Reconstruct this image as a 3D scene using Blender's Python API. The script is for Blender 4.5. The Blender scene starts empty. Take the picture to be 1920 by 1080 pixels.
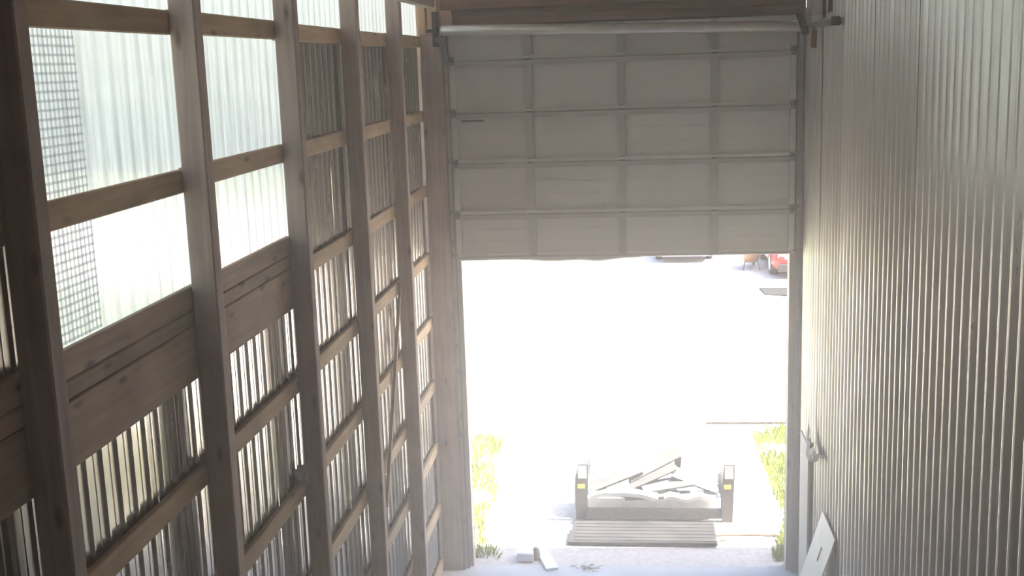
import bpy, math, random
from mathutils import Vector, Matrix, noise
random.seed(7)
S = bpy.context.scene
COL = S.collection

# ------------------------------------------------------------------ camera, world, sun, exposure
CAM_H = 6.09
cam_d = bpy.data.cameras.new('camera')
cam_d.sensor_width = 36.0
cam_d.lens = 2196.775 / 1920 * 36.0
cam_d.clip_end = 1000
cam = bpy.data.objects.new('camera', cam_d)
COL.objects.link(cam)
PITCH, YAW, ROLL = 0.188618904, 0.108435035, 0.0330155519
_f = Vector((-math.sin(YAW) * math.cos(PITCH), math.cos(YAW) * math.cos(PITCH), -math.sin(PITCH)))
_r = Vector((math.cos(YAW), math.sin(YAW), 0))
_d = _f.cross(_r)
_r2 = math.cos(ROLL) * _r + math.sin(ROLL) * _d
_d2 = -math.sin(ROLL) * _r + math.cos(ROLL) * _d
cam.matrix_world = Matrix(((_r2.x, -_d2.x, -_f.x, 0), (_r2.y, -_d2.y, -_f.y, 0), (_r2.z, -_d2.z, -_f.z, CAM_H), (0, 0, 0, 1)))
S.camera = cam

SUN_EL = math.radians(56)
SUN_BACK = math.radians(4.2)          # the sun stands to the right, a little behind the front wall
w = bpy.data.worlds.new('sky')
S.world = w
w.use_nodes = True
nt = w.node_tree
nt.nodes.clear()
sky = nt.nodes.new('ShaderNodeTexSky')
sky.sky_type = 'NISHITA'
sky.sun_disc = False
sky.sun_elevation = SUN_EL
sky.sun_rotation = math.radians(90) + SUN_BACK
sky.air_density = 1.0
sky.dust_density = 2.5
bg = nt.nodes.new('ShaderNodeBackground')
bg.inputs['Strength'].default_value = 0.115
wo = nt.nodes.new('ShaderNodeOutputWorld')
nt.links.new(sky.outputs[0], bg.inputs['Color'])
nt.links.new(bg.outputs[0], wo.inputs['Surface'])

sun_d = bpy.data.lights.new('sun', 'SUN')
sun_d.energy = 6.6
sun_d.angle = math.radians(0.53)
sun_d.color = (1.0, 0.97, 0.93)
sun = bpy.data.objects.new('sun', sun_d)
COL.objects.link(sun)
_sd = Vector((math.cos(SUN_EL) * math.cos(SUN_BACK), -math.cos(SUN_EL) * math.sin(SUN_BACK), math.sin(SUN_EL)))
sun.rotation_euler = _sd.to_track_quat('Z', 'Y').to_euler()
sun.location = (30, 0, 40)

S.view_settings.view_transform = 'Standard'
S.view_settings.look = 'None'
S.view_settings.gamma = 1.0
S.view_settings.use_curve_mapping = False
S.view_settings.exposure = 3.25
S.cycles.diffuse_bounces = 8
S.cycles.volume_bounces = 3
S.cycles.max_bounces = 14
S.cycles.transmission_bounces = 10
S.cycles.transparent_max_bounces = 12

# ------------------------------------------------------------------ materials
def new_mat(name):
    m = bpy.data.materials.new(name)
    m.use_nodes = True
    n = m.node_tree
    return m, n, n.nodes['Principled BSDF']

def N(n, t, **kw):
    x = n.nodes.new(t)
    for k, v in kw.items():
        setattr(x, k, v)
    return x

def ramp(n, fac, stops):
    r = N(n, 'ShaderNodeValToRGB')
    e = r.color_ramp.elements
    while len(e) < len(stops):
        e.new(0.5)
    for i, (p, c) in enumerate(stops):
        e[i].position = p
        e[i].color = (*c, 1)
    n.links.new(fac, r.inputs[0])
    return r

def wood(name, dark, light, axis='Z', rough=0.8, scale=1.0):
    m, n, b = new_mat(name)
    tc = N(n, 'ShaderNodeTexCoord')
    oi = N(n, 'ShaderNodeObjectInfo')
    mp = N(n, 'ShaderNodeMapping')
    s = {'X': (1.2, 22, 22), 'Y': (22, 1.2, 22), 'Z': (22, 22, 1.2)}[axis]
    mp.inputs['Scale'].default_value = [v * scale for v in s]
    ad = N(n, 'ShaderNodeVectorMath', operation='ADD')
    ml = N(n, 'ShaderNodeMath', operation='MULTIPLY')
    ml.inputs[1].default_value = 37.0
    n.links.new(oi.outputs['Random'], ml.inputs[0])
    n.links.new(tc.outputs['Object'], ad.inputs[0])
    n.links.new(ml.outputs[0], ad.inputs[1])
    n.links.new(ad.outputs[0], mp.inputs['Vector'])
    g = N(n, 'ShaderNodeTexNoise')
    g.inputs['Scale'].default_value = 1.0
    g.inputs['Detail'].default_value = 5
    g.inputs['Distortion'].default_value = 0.6
    n.links.new(mp.outputs[0], g.inputs['Vector'])
    big = N(n, 'ShaderNodeTexNoise')
    big.inputs['Scale'].default_value = 2.3
    big.inputs['Detail'].default_value = 3
    n.links.new(ad.outputs[0], big.inputs['Vector'])
    mx = N(n, 'ShaderNodeMath', operation='MULTIPLY_ADD')
    mx.inputs[1].default_value = 0.55
    n.links.new(big.outputs[0], mx.inputs[0])
    hf = N(n, 'ShaderNodeMath', operation='MULTIPLY')
    hf.inputs[1].default_value = 0.5
    n.links.new(g.outputs[0], hf.inputs[0])
    n.links.new(hf.outputs[0], mx.inputs[2])
    r = ramp(n, mx.outputs[0], [(0.33, dark), (0.68, light)])
    km = N(n, 'ShaderNodeMapping')
    km.inputs['Scale'].default_value = {'X': (1.1, 3.2, 3.2), 'Y': (3.2, 1.1, 3.2), 'Z': (3.2, 3.2, 1.1)}[axis]
    n.links.new(ad.outputs[0], km.inputs['Vector'])
    kn = N(n, 'ShaderNodeTexVoronoi')
    kn.inputs['Scale'].default_value = 2.0
    n.links.new(km.outputs[0], kn.inputs['Vector'])
    kr = N(n, 'ShaderNodeMapRange')
    kr.inputs['From Min'].default_value = 0.05
    kr.inputs['From Max'].default_value = 0.16
    kr.inputs['To Min'].default_value = 0.42
    kr.inputs['To Max'].default_value = 1.0
    n.links.new(kn.outputs['Distance'], kr.inputs['Value'])
    km2 = N(n, 'ShaderNodeMixRGB', blend_type='MULTIPLY')
    km2.inputs[0].default_value = 1.0
    n.links.new(r.outputs[0], km2.inputs[1])
    n.links.new(kr.outputs[0], km2.inputs[2])
    r = km2
    hv = N(n, 'ShaderNodeHueSaturation')
    mr = N(n, 'ShaderNodeMapRange')
    mr.inputs['To Min'].default_value = 0.85
    mr.inputs['To Max'].default_value = 1.18
    n.links.new(oi.outputs['Random'], mr.inputs['Value'])
    n.links.new(mr.outputs[0], hv.inputs['Value'])
    n.links.new(r.outputs[0], hv.inputs['Color'])
    n.links.new(hv.outputs[0], b.inputs['Base Color'])
    b.inputs['Roughness'].default_value = rough
    bp = N(n, 'ShaderNodeBump')
    bp.inputs['Strength'].default_value = 0.25
    bp.inputs['Distance'].default_value = 0.01
    n.links.new(g.outputs[0], bp.inputs['Height'])
    n.links.new(bp.outputs[0], b.inputs['Normal'])
    return m

def plain(name, c, rough=0.6, metal=0.0, var=0.12, scale=6.0, bump=0.0, spec=0.5):
    m, n, b = new_mat(name)
    tc = N(n, 'ShaderNodeTexCoord')
    t = N(n, 'ShaderNodeTexNoise')
    t.inputs['Scale'].default_value = scale
    t.inputs['Detail'].default_value = 4
    n.links.new(tc.outputs['Object'], t.inputs['Vector'])
    r = ramp(n, t.outputs[0], [(0.3, [x * (1 - var) for x in c]), (0.7, [min(1, x * (1 + var)) for x in c])])
    n.links.new(r.outputs[0], b.inputs['Base Color'])
    b.inputs['Roughness'].default_value = rough
    b.inputs['Metallic'].default_value = metal
    b.inputs['Specular IOR Level'].default_value = spec
    if bump:
        bp = N(n, 'ShaderNodeBump')
        bp.inputs['Strength'].default_value = bump
        bp.inputs['Distance'].default_value = 0.02
        n.links.new(t.outputs[0], bp.inputs['Height'])
        n.links.new(bp.outputs[0], b.inputs['Normal'])
    return m

def galvanised(name, c0, c1, r0, r1, metal=0.9, zs=0.6):
    """zinc sheet: spangle and rub marks, long vertical stains"""
    m, n, b = new_mat(name)
    tc = N(n, 'ShaderNodeTexCoord')
    mp = N(n, 'ShaderNodeMapping')
    mp.inputs['Scale'].default_value = (3, 3, zs)
    n.links.new(tc.outputs['Object'], mp.inputs['Vector'])
    t = N(n, 'ShaderNodeTexNoise')
    t.inputs['Scale'].default_value = 1.6
    t.inputs['Detail'].default_value = 6
    t.inputs['Roughness'].default_value = 0.65
    n.links.new(mp.outputs[0], t.inputs['Vector'])
    r = ramp(n, t.outputs[0], [(0.3, c0), (0.7, c1)])
    n.links.new(r.outputs[0], b.inputs['Base Color'])
    b.inputs['Metallic'].default_value = metal
    mr = N(n, 'ShaderNodeMapRange')
    mr.inputs['From Min'].default_value = 0.3
    mr.inputs['From Max'].default_value = 0.7
    mr.inputs['To Min'].default_value = r1
    mr.inputs['To Max'].default_value = r0
    n.links.new(t.outputs[0], mr.inputs['Value'])
    n.links.new(mr.outputs[0], b.inputs['Roughness'])
    return m

def translucent_mat(name):
    m = bpy.data.materials.new(name)
    m.use_nodes = True
    n = m.node_tree
    n.nodes.clear()
    out = N(n, 'ShaderNodeOutputMaterial')
    tl = N(n, 'ShaderNodeBsdfTranslucent')
    tl.inputs['Color'].default_value = (0.445, 0.42, 0.425, 1)
    rf = N(n, 'ShaderNodeBsdfRefraction')
    rf.inputs['Color'].default_value = (0.29, 0.272, 0.26, 1)
    rf.inputs['Roughness'].default_value = 0.22
    rf.inputs['IOR'].default_value = 1.12
    tp = N(n, 'ShaderNodeBsdfTransparent')
    tp.inputs['Color'].default_value = (0.29, 0.272, 0.26, 1)
    gl = N(n, 'ShaderNodeBsdfGlossy')
    gl.inputs['Roughness'].default_value = 0.25
    tc = N(n, 'ShaderNodeTexCoord')
    mp = N(n, 'ShaderNodeMapping')
    mp.inputs['Scale'].default_value = (1, 9, 0.8)
    ns = N(n, 'ShaderNodeTexNoise')
    ns.inputs['Scale'].default_value = 2.0
    n.links.new(tc.outputs['Object'], mp.inputs['Vector'])
    n.links.new(mp.outputs[0], ns.inputs['Vector'])
    mr = N(n, 'ShaderNodeMapRange')
    mr.inputs['From Min'].default_value = 0.3
    mr.inputs['From Max'].default_value = 0.7
    mr.inputs['To Min'].default_value = 0.16
    mr.inputs['To Max'].default_value = 0.40
    n.links.new(ns.outputs[0], mr.inputs['Value'])
    a = N(n, 'ShaderNodeMixShader')
    a.inputs[0].default_value = 0.3
    n.links.new(rf.outputs[0], a.inputs[1])
    n.links.new(tp.outputs[0], a.inputs[2])
    c = N(n, 'ShaderNodeMixShader')
    n.links.new(mr.outputs[0], c.inputs[0])
    n.links.new(tl.outputs[0], c.inputs[1])
    n.links.new(a.outputs[0], c.inputs[2])
    d = N(n, 'ShaderNodeMixShader')
    d.inputs[0].default_value = 0.06
    n.links.new(c.outputs[0], d.inputs[1])
    n.links.new(gl.outputs[0], d.inputs[2])
    n.links.new(d.outputs[0], out.inputs['Surface'])
    return m

def moire_mat(name):
    m = bpy.data.materials.new(name)
    m.use_nodes = True
    n = m.node_tree
    n.nodes.clear()
    out = N(n, 'ShaderNodeOutputMaterial')
    tl = N(n, 'ShaderNodeBsdfTranslucent')
    tl.inputs['Color'].default_value = (0.62, 0.62, 0.66, 1)
    df = N(n, 'ShaderNodeBsdfDiffuse')
    df.inputs['Color'].default_value = (0.6, 0.6, 0.62, 1)
    mx = N(n, 'ShaderNodeMixShader')
    mx.inputs[0].default_value = 0.3
    n.links.new(tl.outputs[0], mx.inputs[1])
    n.links.new(df.outputs[0], mx.inputs[2])
    tp = N(n, 'ShaderNodeBsdfTransparent')
    m2 = N(n, 'ShaderNodeMixShader')
    m2.inputs[0].default_value = 0.6
    n.links.new(mx.outputs[0], m2.inputs[1])
    n.links.new(tp.outputs[0], m2.inputs[2])
    n.links.new(m2.outputs[0], out.inputs['Surface'])
    return m

def ground_mat():
    m, n, b = new_mat('gravel_and_grass')
    tc = N(n, 'ShaderNodeTexCoord')
    fine = N(n, 'ShaderNodeTexNoise')
    fine.inputs['Scale'].default_value = 14
    fine.inputs['Detail'].default_value = 8
    n.links.new(tc.outputs['Object'], fine.inputs['Vector'])
    g = ramp(n, fine.outputs[0], [(0.3, (0.37, 0.335, 0.30)), (0.7, (0.53, 0.485, 0.44))])
    big = N(n, 'ShaderNodeTexNoise')
    big.inputs['Scale'].default_value = 0.12
    big.inputs['Detail'].default_value = 5
    n.links.new(tc.outputs['Object'], big.inputs['Vector'])
    gr = ramp(n, fine.outputs[0], [(0.3, (0.13, 0.155, 0.07)), (0.7, (0.23, 0.24, 0.11))])
    sx = N(n, 'ShaderNodeSeparateXYZ')
    n.links.new(tc.outputs['Object'], sx.inputs[0])
    # distance from the gravel yard: grass to the left of the barn and far away
    wob = N(n, 'ShaderNodeMath', operation='MULTIPLY_ADD')
    wob.inputs[1].default_value = 9.0
    n.links.new(big.outputs[0], wob.inputs[0])
    n.links.new(sx.outputs['X'], wob.inputs[2])
    left = N(n, 'ShaderNodeMapRange')
    left.inputs['From Min'].default_value = -3.0
    left.inputs['From Max'].default_value = -4.5
    n.links.new(wob.outputs[0], left.inputs['Value'])
    near = N(n, 'ShaderNodeMapRange')
    near.inputs['From Min'].default_value = 36
    near.inputs['From Max'].default_value = 32
    n.links.new(sx.outputs['Y'], near.inputs['Value'])
    mu = N(n, 'ShaderNodeMath', operation='MULTIPLY')
    n.links.new(left.outputs[0], mu.inputs[0])
    n.links.new(near.outputs[0], mu.inputs[1])
    far = N(n, 'ShaderNodeMapRange')
    far.inputs['From Min'].default_value = 52
    far.inputs['From Max'].default_value = 60
    n.links.new(sx.outputs['Y'], far.inputs['Value'])
    mxx = N(n, 'ShaderNodeMath', operation='MAXIMUM')
    n.links.new(mu.outputs[0], mxx.inputs[0])
    n.links.new(far.outputs[0], mxx.inputs[1])
    mix = N(n, 'ShaderNodeMixRGB')
    n.links.new(mxx.outputs[0], mix.inputs[0])
    n.links.new(g.outputs[0], mix.inputs[1])
    n.links.new(gr.outputs[0], mix.inputs[2])
    n.links.new(mix.outputs[0], b.inputs['Base Color'])
    b.inputs['Roughness'].default_value = 0.95
    b.inputs['Specular IOR Level'].default_value = 0.1
    bp = N(n, 'ShaderNodeBump')
    bp.inputs['Strength'].default_value = 0.4
    bp.inputs['Distance'].default_value = 0.02
    n.links.new(fine.outputs[0], bp.inputs['Height'])
    n.links.new(bp.outputs[0], b.inputs['Normal'])
    return m

M = {}
M['post'] = wood('post_wood', (0.30, 0.225, 0.185), (0.54, 0.43, 0.37), 'Z')
M['girt'] = wood('girt_wood', (0.36, 0.25, 0.145), (0.62, 0.45, 0.285), 'Y')
M['plank'] = wood('plank_wood', (0.28, 0.20, 0.14), (0.52, 0.395, 0.29), 'Y')
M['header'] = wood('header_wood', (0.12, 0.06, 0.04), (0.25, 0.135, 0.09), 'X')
M['pine'] = wood('pine_wood', (0.36, 0.22, 0.13), (0.55, 0.36, 0.23), 'Z')
M['scrap'] = wood('scrap_wood', (0.03, 0.028, 0.025), (0.085, 0.08, 0.072), 'X')
M['deck'] = wood('deck_wood', (0.40, 0.38, 0.35), (0.60, 0.57, 0.53), 'Y')
M['frame'] = plain('galvanised_frame', (0.62, 0.62, 0.61), 0.55, 0.2)
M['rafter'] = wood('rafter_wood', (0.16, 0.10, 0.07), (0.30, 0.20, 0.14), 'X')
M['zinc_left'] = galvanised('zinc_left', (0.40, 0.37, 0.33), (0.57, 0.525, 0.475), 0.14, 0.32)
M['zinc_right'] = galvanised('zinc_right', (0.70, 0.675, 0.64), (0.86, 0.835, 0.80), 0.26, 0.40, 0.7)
M['zinc_glare_cut'] = galvanised('zinc_glare_cut', (0.46, 0.435, 0.405), (0.58, 0.555, 0.52), 0.38, 0.52, 0.65)  # darker copy of the right-wall zinc, toning down the blown reflection
M['zinc_glare_mid'] = galvanised('zinc_glare_mid', (0.58, 0.555, 0.525), (0.72, 0.695, 0.66), 0.31, 0.45, 0.68)  # in-between copy, its darkening also put in against the glare
M['clear'] = translucent_mat('ribbed_plastic')
M['ground'] = ground_mat()
M['moire'] = moire_mat('moire_strips')
M['concrete'] = plain('concrete', (0.42, 0.42, 0.43), 0.75, var=0.14, scale=1.7, bump=0.08)
M['door'] = plain('door_paint', (0.68, 0.665, 0.64), 0.5, var=0.05, scale=1.2)
M['stile'] = plain('stile_steel', (0.46, 0.45, 0.43), 0.45, 0.3, var=0.08, scale=2)
M['endstile'] = plain('end_stile_steel', (0.66, 0.65, 0.61), 0.45, 0.2, var=0.08, scale=2)
M['steel'] = plain('track_steel', (0.27, 0.28, 0.28), 0.45, 0.7, var=0.15)
M['tube'] = plain('tube_steel', (0.70, 0.68, 0.65), 0.38, 0.55, var=0.06)
M['dark'] = plain('dark_iron', (0.06, 0.05, 0.045), 0.6, 0.4)
M['rust'] = plain('rusty_iron', (0.16, 0.07, 0.055), 0.8, 0.2, var=0.3)
M['rubber'] = plain('rubber', (0.035, 0.035, 0.037), 0.8)
M['seal'] = plain('seal_rubber', (0.45, 0.44, 0.42), 0.7)
M['jamb'] = wood('jamb_wood', (0.34, 0.29, 0.25), (0.52, 0.46, 0.41), 'Z')
M['white'] = plain('white_board', (0.80, 0.79, 0.76), 0.5, var=0.04)
M['ply'] = plain('grey_ply', (0.46, 0.43, 0.38), 0.8, var=0.08)
M['grass'] = plain('grass_blades', (0.25, 0.29, 0.035), 0.8, var=0.35, scale=3)
M['leaf'] = plain('far_leaves', (0.11, 0.125, 0.085), 0.9, var=0.4, scale=0.4)
M['ramp'] = plain('ramp_steel', (0.030, 0.027, 0.026), 0.95, var=0.25, scale=3, spec=0.05)
M['red'] = plain('red_paint', (0.26, 0.014, 0.010), 0.3, var=0.03)
M['silver'] = plain('silver_paint', (0.20, 0.19, 0.24), 0.35, 0.3, var=0.03)
M['tan'] = plain('tan_paint', (0.16, 0.085, 0.04), 0.5, var=0.1)
M['glass'] = plain('car_glass', (0.03, 0.035, 0.04), 0.08, var=0.0)
M['plastic'] = plain('grey_plastic', (0.045, 0.042, 0.042), 0.8, spec=0.2)
M['lamp'] = plain('lamp_lens', (0.35, 0.35, 0.34), 0.15, var=0.02)
M['amber'] = plain('amber_lens', (0.85, 0.55, 0.08), 0.3, var=0.05)
M['bluewhite'] = plain('pale_blue_paint', (0.62, 0.72, 0.86), 0.6, var=0.06)
M['foam'] = plain('white_foam', (0.72, 0.74, 0.86), 0.8, var=0.05)
M['brown'] = plain('brown_lump', (0.20, 0.14, 0.11), 0.8, var=0.3)
M['dry'] = plain('dry_twigs', (0.20, 0.13, 0.09), 0.9, var=0.3)
M['rag'] = plain('grey_rag', (0.33, 0.32, 0.31), 0.9, var=0.4, scale=20)
M['mat'] = plain('shade_strip', (0.016, 0.016, 0.016), 0.9, var=0.1, spec=0.1)  # near-black colour that stands in for shade on the gravel
M['sticker'] = plain('sticker_grey', (0.22, 0.22, 0.24), 0.6)

# ------------------------------------------------------------------ helpers
class MB:
    def __init__(self):
        self.v, self.f, self.sm = [], [], []

    def add(self, vs, fs, smooth=False):
        o = len(self.v)
        self.v += [tuple(p) for p in vs]
        self.f += [tuple(i + o for i in f) for f in fs]
        self.sm += [smooth] * len(fs)
        return self

    def box(self, x0, x1, y0, y1, z0, z1):
        vs = [(x, y, z) for x in (x0, x1) for y in (y0, y1) for z in (z0, z1)]
        return self.add(vs, [(0, 1, 3, 2), (4, 6, 7, 5), (0, 4, 5, 1), (2, 3, 7, 6), (0, 2, 6, 4), (1, 5, 7, 3)])

    def obox(self, c, size, rot):
        """box of given size about centre c, turned by a 3x3 matrix"""
        hx, hy, hz = [s / 2 for s in size]
        vs = [Vector(c) + rot @ Vector((x, y, z)) for x in (-hx, hx) for y in (-hy, hy) for z in (-hz, hz)]
        return self.add(vs, [(0, 1, 3, 2), (4, 6, 7, 5), (0, 4, 5, 1), (2, 3, 7, 6), (0, 2, 6, 4), (1, 5, 7, 3)])

    def timber(self, axis, a0, a1, b0, b1, c0, c1, ch=0.006):
        """a stick along axis with eased long edges; (b, c) are the other two axes in xyz order"""
        prof = [(b0 + ch, c0), (b1 - ch, c0), (b1, c0 + ch), (b1, c1 - ch), (b1 - ch, c1), (b0 + ch, c1), (b0, c1 - ch), (b0, c0 + ch)]
        def P(a, p):
            return {'X': (a, p[0], p[1]), 'Y': (p[0], a, p[1]), 'Z': (p[0], p[1], a)}[axis]
        vs = [P(a0, p) for p in prof] + [P(a1, p) for p in prof]
        fs = [(i, (i + 1) % 8, 8 + (i + 1) % 8, 8 + i) for i in range(8)] + [tuple(range(7, -1, -1)), tuple(range(8, 16))]
        return self.add(vs, fs)

    def tube(self, p0, p1, r0, r1=None, n=12, cap=True):
        r1 = r0 if r1 is None else r1
        p0, p1 = Vector(p0), Vector(p1)
        d = (p1 - p0).normalized()
        u = d.orthogonal().normalized()
        v = d.cross(u)
        vs = []
        for p, r in ((p0, r0), (p1, r1)):
            for i in range(n):
                a = 2 * math.pi * i / n
                vs.append(p + r * (math.cos(a) * u + math.sin(a) * v))
        self.add(vs, [(i, (i + 1) % n, n + (i + 1) % n, n + i) for i in range(n)], True)
        if cap:
            self.add(vs[:n], [tuple(range(n - 1, -1, -1))])
            self.add(vs[n:], [tuple(range(n))])
        return self

    def lathe(self, c, axis, prof, n=20):
        """prof: (distance along axis, radius)"""
        c, d = Vector(c), Vector(axis).normalized()
        u = d.orthogonal().normalized()
        v = d.cross(u)
        vs = [c + d * t + r * (math.cos(2 * math.pi * i / n) * u + math.sin(2 * math.pi * i / n) * v) for t, r in prof for i in range(n)]
        fs = [(k * n + i, k * n + (i + 1) % n, (k + 1) * n + (i + 1) % n, (k + 1) * n + i) for k in range(len(prof) - 1) for i in range(n)]
        return self.add(vs, fs, True)

    def poly(self, pts, off):
        """flat outline pts extruded by vector off"""
        k = len(pts)
        a = [Vector(p) for p in pts]
        b = [p + Vector(off) for p in a]
        return self.add(a + b, [tuple(range(k - 1, -1, -1)), tuple(range(k, 2 * k))] + [(i, (i + 1) % k, k + (i + 1) % k, k + i) for i in range(k)])

    def mesh(self, name, mat):
        m = bpy.data.meshes.new(name)
        m.from_pydata(self.v, [], self.f)
        m.polygons.foreach_set('use_smooth', self.sm)
        m.materials.append(mat)
        m.update()
        return m

    def build(self, name, mat, parent=None, origin=None):
        """verts are in world space; the object's origin goes to origin (or the parent's place)"""
        o0 = Vector(origin) if origin is not None else Vector((0, 0, 0))
        if origin is None and parent is not None:
            o0 = world_loc(parent)
        me = None
        self.v = [tuple(Vector(p) - o0) for p in self.v]
        me = self.mesh(name, mat)
        o = bpy.data.objects.new(name, me)
        COL.objects.link(o)
        o.parent = parent
        o.location = o0 - (world_loc(parent) if parent is not None else Vector((0, 0, 0)))
        return o

def world_loc(o):
    p = Vector(o.location)
    while o.parent is not None:
        o = o.parent
        p += Vector(o.location)
    return p

def place(name, mesh, loc, parent=None):
    o = bpy.data.objects.new(name, mesh)
    COL.objects.link(o)
    o.parent = parent
    o.location = Vector(loc) - (world_loc(parent) if parent is not None else Vector((0, 0, 0)))
    return o

def empty(name, loc):
    o = bpy.data.objects.new(name, None)
    o.empty_display_size = 0.2
    COL.objects.link(o)
    o.location = loc
    return o

def tag(o, label, cat, group=None):
    o['label'] = label
    o['category'] = cat
    if group:
        o['group'] = group
    return o

def struct(o):
    o['kind'] = 'structure'
    return o

# ------------------------------------------------------------------ places (metres; the floor is z = 0)
XP = -2.27            # room face of the posts
XO = -2.412           # outer face of the posts, inner face of the girts
XS = -2.452           # inner face of the siding ribs
XR = 1.87             # right wall
YD = 13.42            # inner face of the door
S_P = 1.829
YF = [4.324 + S_P * (i - 1) for i in range(0, 7)]     # far edge of post i
PW = 0.11
ROOF_Z = 7.95
Z = lambda r: CAM_H + r

# ------------------------------------------------------------------ ground and floor
g = MB()
g.box(-260, 260, -60, 300, -0.6, -0.012)
struct(g.build('ground', M['ground']))
f = MB()
f.box(-2.5, 2.0, -6, 13.52, -0.15, 0.0)
struct(f.build('floor', M['concrete']))

# ------------------------------------------------------------------ siding sheets
def sheet(x, y0, y1, z0, z1, pitch, prof, side, rows=26, wav=0.0015, seed=0, cut=None):
    """ribbed sheet in the yz plane. prof: list of (t, depth) over one pitch; side = +1 ribs towards +x"""
    ys = []
    k0 = math.floor(y0 / pitch)
    k = k0
    while k * pitch < y1:
        for t, d in prof:
            y = (k + t) * pitch
            if y0 - 1e-6 <= y <= y1 + 1e-6:
                ys.append((y, d))
        k += 1
    if ys[0][0] > y0 + 1e-4:
        ys.insert(0, (y0, ys[0][1]))
    if ys[-1][0] < y1 - 1e-4:
        ys.append((y1, ys[-1][1]))
    b = MB()
    vs = []
    for r in range(rows + 1):
        t = r / rows
        for y, d in ys:
            zb = z0 if cut is None else max(z0, cut(y))
            z = zb + (z1 - zb) * t
            nz = noise.noise(Vector((y * 1.7 + seed, z * 1.1, seed * 3.1))) + 0.5 * noise.noise(Vector((y * 5 + seed, z * 2.2, 4.0)))
            vs.append((x + side * d + wav * nz, y, z))
    c = len(ys)
    fs = [(r * c + i, r * c + i + 1, (r + 1) * c + i + 1, (r + 1) * c + i) for r in range(rows) for i in range(c - 1)]
    b.add(vs, fs, False)
    return b

TRAP = [(0.0, 0.0), (0.36, 0.0), (0.40, 0.003), (0.44, 0.0), (0.72, 0.0), (0.81, 0.013), (0.91, 0.013)]
SINE = [(i / 10, 0.020 * (1 - math.cos(2 * math.pi * i / 10))) for i in range(10)]

wall_left = struct(empty('wall_left', (XS, 5, 0)))
SHEET_W = 0.96
PL = 0.16
y = -6.0
k = 0
Y_T0, Y_T1 = YF[1] + 0.13, YF[3] + 0.13        # bays with the big translucent panels
Z_TOPGIRT = Z(0.34)
while y < 13.44:
    y1 = min(y + SHEET_W, 13.5)
    mid = (y + y1) / 2
    top = ROOF_Z
    # sheets are cut where the clear panels start
    segs = []
    cuts = sorted({y, y1} | {c for c in (Y_T0, Y_T1) if y < c < y1})
    for a, b_ in zip(cuts[:-1], cuts[1:]):
        m_ = (a + b_) / 2
        if m_ < Y_T0:
            zt = ROOF_Z
        elif m_ < Y_T1:
            zt = Z(-1.30)
        else:
            zt = Z_TOPGIRT - 0.06
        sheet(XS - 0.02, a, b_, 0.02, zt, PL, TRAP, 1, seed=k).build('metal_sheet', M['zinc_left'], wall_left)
        k += 1
    y = y1
# translucent panels: two tall ones and the strip under the eave
def clear_sheet(a, b_, z0, z1, seed):
    o = sheet(XS - 0.016, a, b_, z0, z1, PL, TRAP, 1, rows=10, wav=0.002, seed=seed).build('translucent_panel', M['clear'], wall_left)
    return o
w_ = (Y_T1 - Y_T0) / 4
for i in range(4):
    clear_sheet(Y_T0 + i * w_, Y_T0 + (i + 1) * w_, Z(-1.36), ROOF_Z, 50)
yy = Y_T1
i = 0
while yy < 13.31:
    clear_sheet(yy, min(yy + 0.96, 13.47), Z_TOPGIRT - 0.09, ROOF_Z, 50)
    yy += 0.96
    i += 1
# strip grid added for the moire where two ribbed clear sheets overlap
b = MB()
zq = Z(-1.12)
while zq < ROOF_Z - 0.1:
    b.box(XS + 0.004, XS + 0.007, 4.63, 5.03, zq, zq + 0.011)
    zq += 0.038
for q in range(11):
    yq = 4.63 + 0.038 * q
    b.box(XS + 0.007, XS + 0.010, yq, yq + 0.010, Z(-1.12), ROOF_Z - 0.1)
o = b.build('moire_grid', M['moire'], wall_left)
o['kind'] = 'stuff'

# girts (one board per bay and row) and the three boards of the beam
gm = MB()
gm.timber('Y', 0, S_P - 0.004, XO - 0.038, XO, -0.125, 0)
girt_mesh = gm.mesh('girt', M['girt'])
ROWS = [0.34, -0.495, -1.35, -2.135, -2.905, -3.68, -4.455, -5.21, -5.95]
for bay in range(0, 6):
    ya = YF[bay] - PW / 2
    for r in ROWS:
        if bay in (0, 1, 2) and r == -1.35:
            continue
        place('girt', girt_mesh, (0, ya, Z(r) + random.uniform(-0.006, 0.006)), wall_left)
for r in (1.05,):
    for bay in range(0, 6):
        place('girt', girt_mesh, (0, YF[bay] - PW / 2, Z(r)), wall_left)
for (t, bt) in ((-1.13, -1.257), (-1.262, -1.345), (-1.352, -1.645)):
    pm = MB()
    pm.timber('Y', 0, S_P - 0.004, XO - 0.038, XO + (0.012 if bt > -1.3 and t < -1.2 else 0.0), bt - t, 0)
    me = pm.mesh('plank', M['plank'])
    for bay in (0, 1, 2):
        place('plank', me, (0, YF[bay] - PW / 2, Z(t)), wall_left)
# thin brace between the fourth and fifth posts
b = MB()
p0, p1 = Vector((-2.385, 10.32, 2.02)), Vector((-2.385, 11.50, 3.98))
dirv = (p1 - p0).normalized()
rot = Matrix((Vector((1, 0, 0)), dirv, Vector((1, 0, 0)).cross(dirv))).transposed()
b.obox((p0 + p1) / 2, (0.03, (p1 - p0).length, 0.045), rot)
b.build('brace', M['plank'], wall_left)

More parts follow.
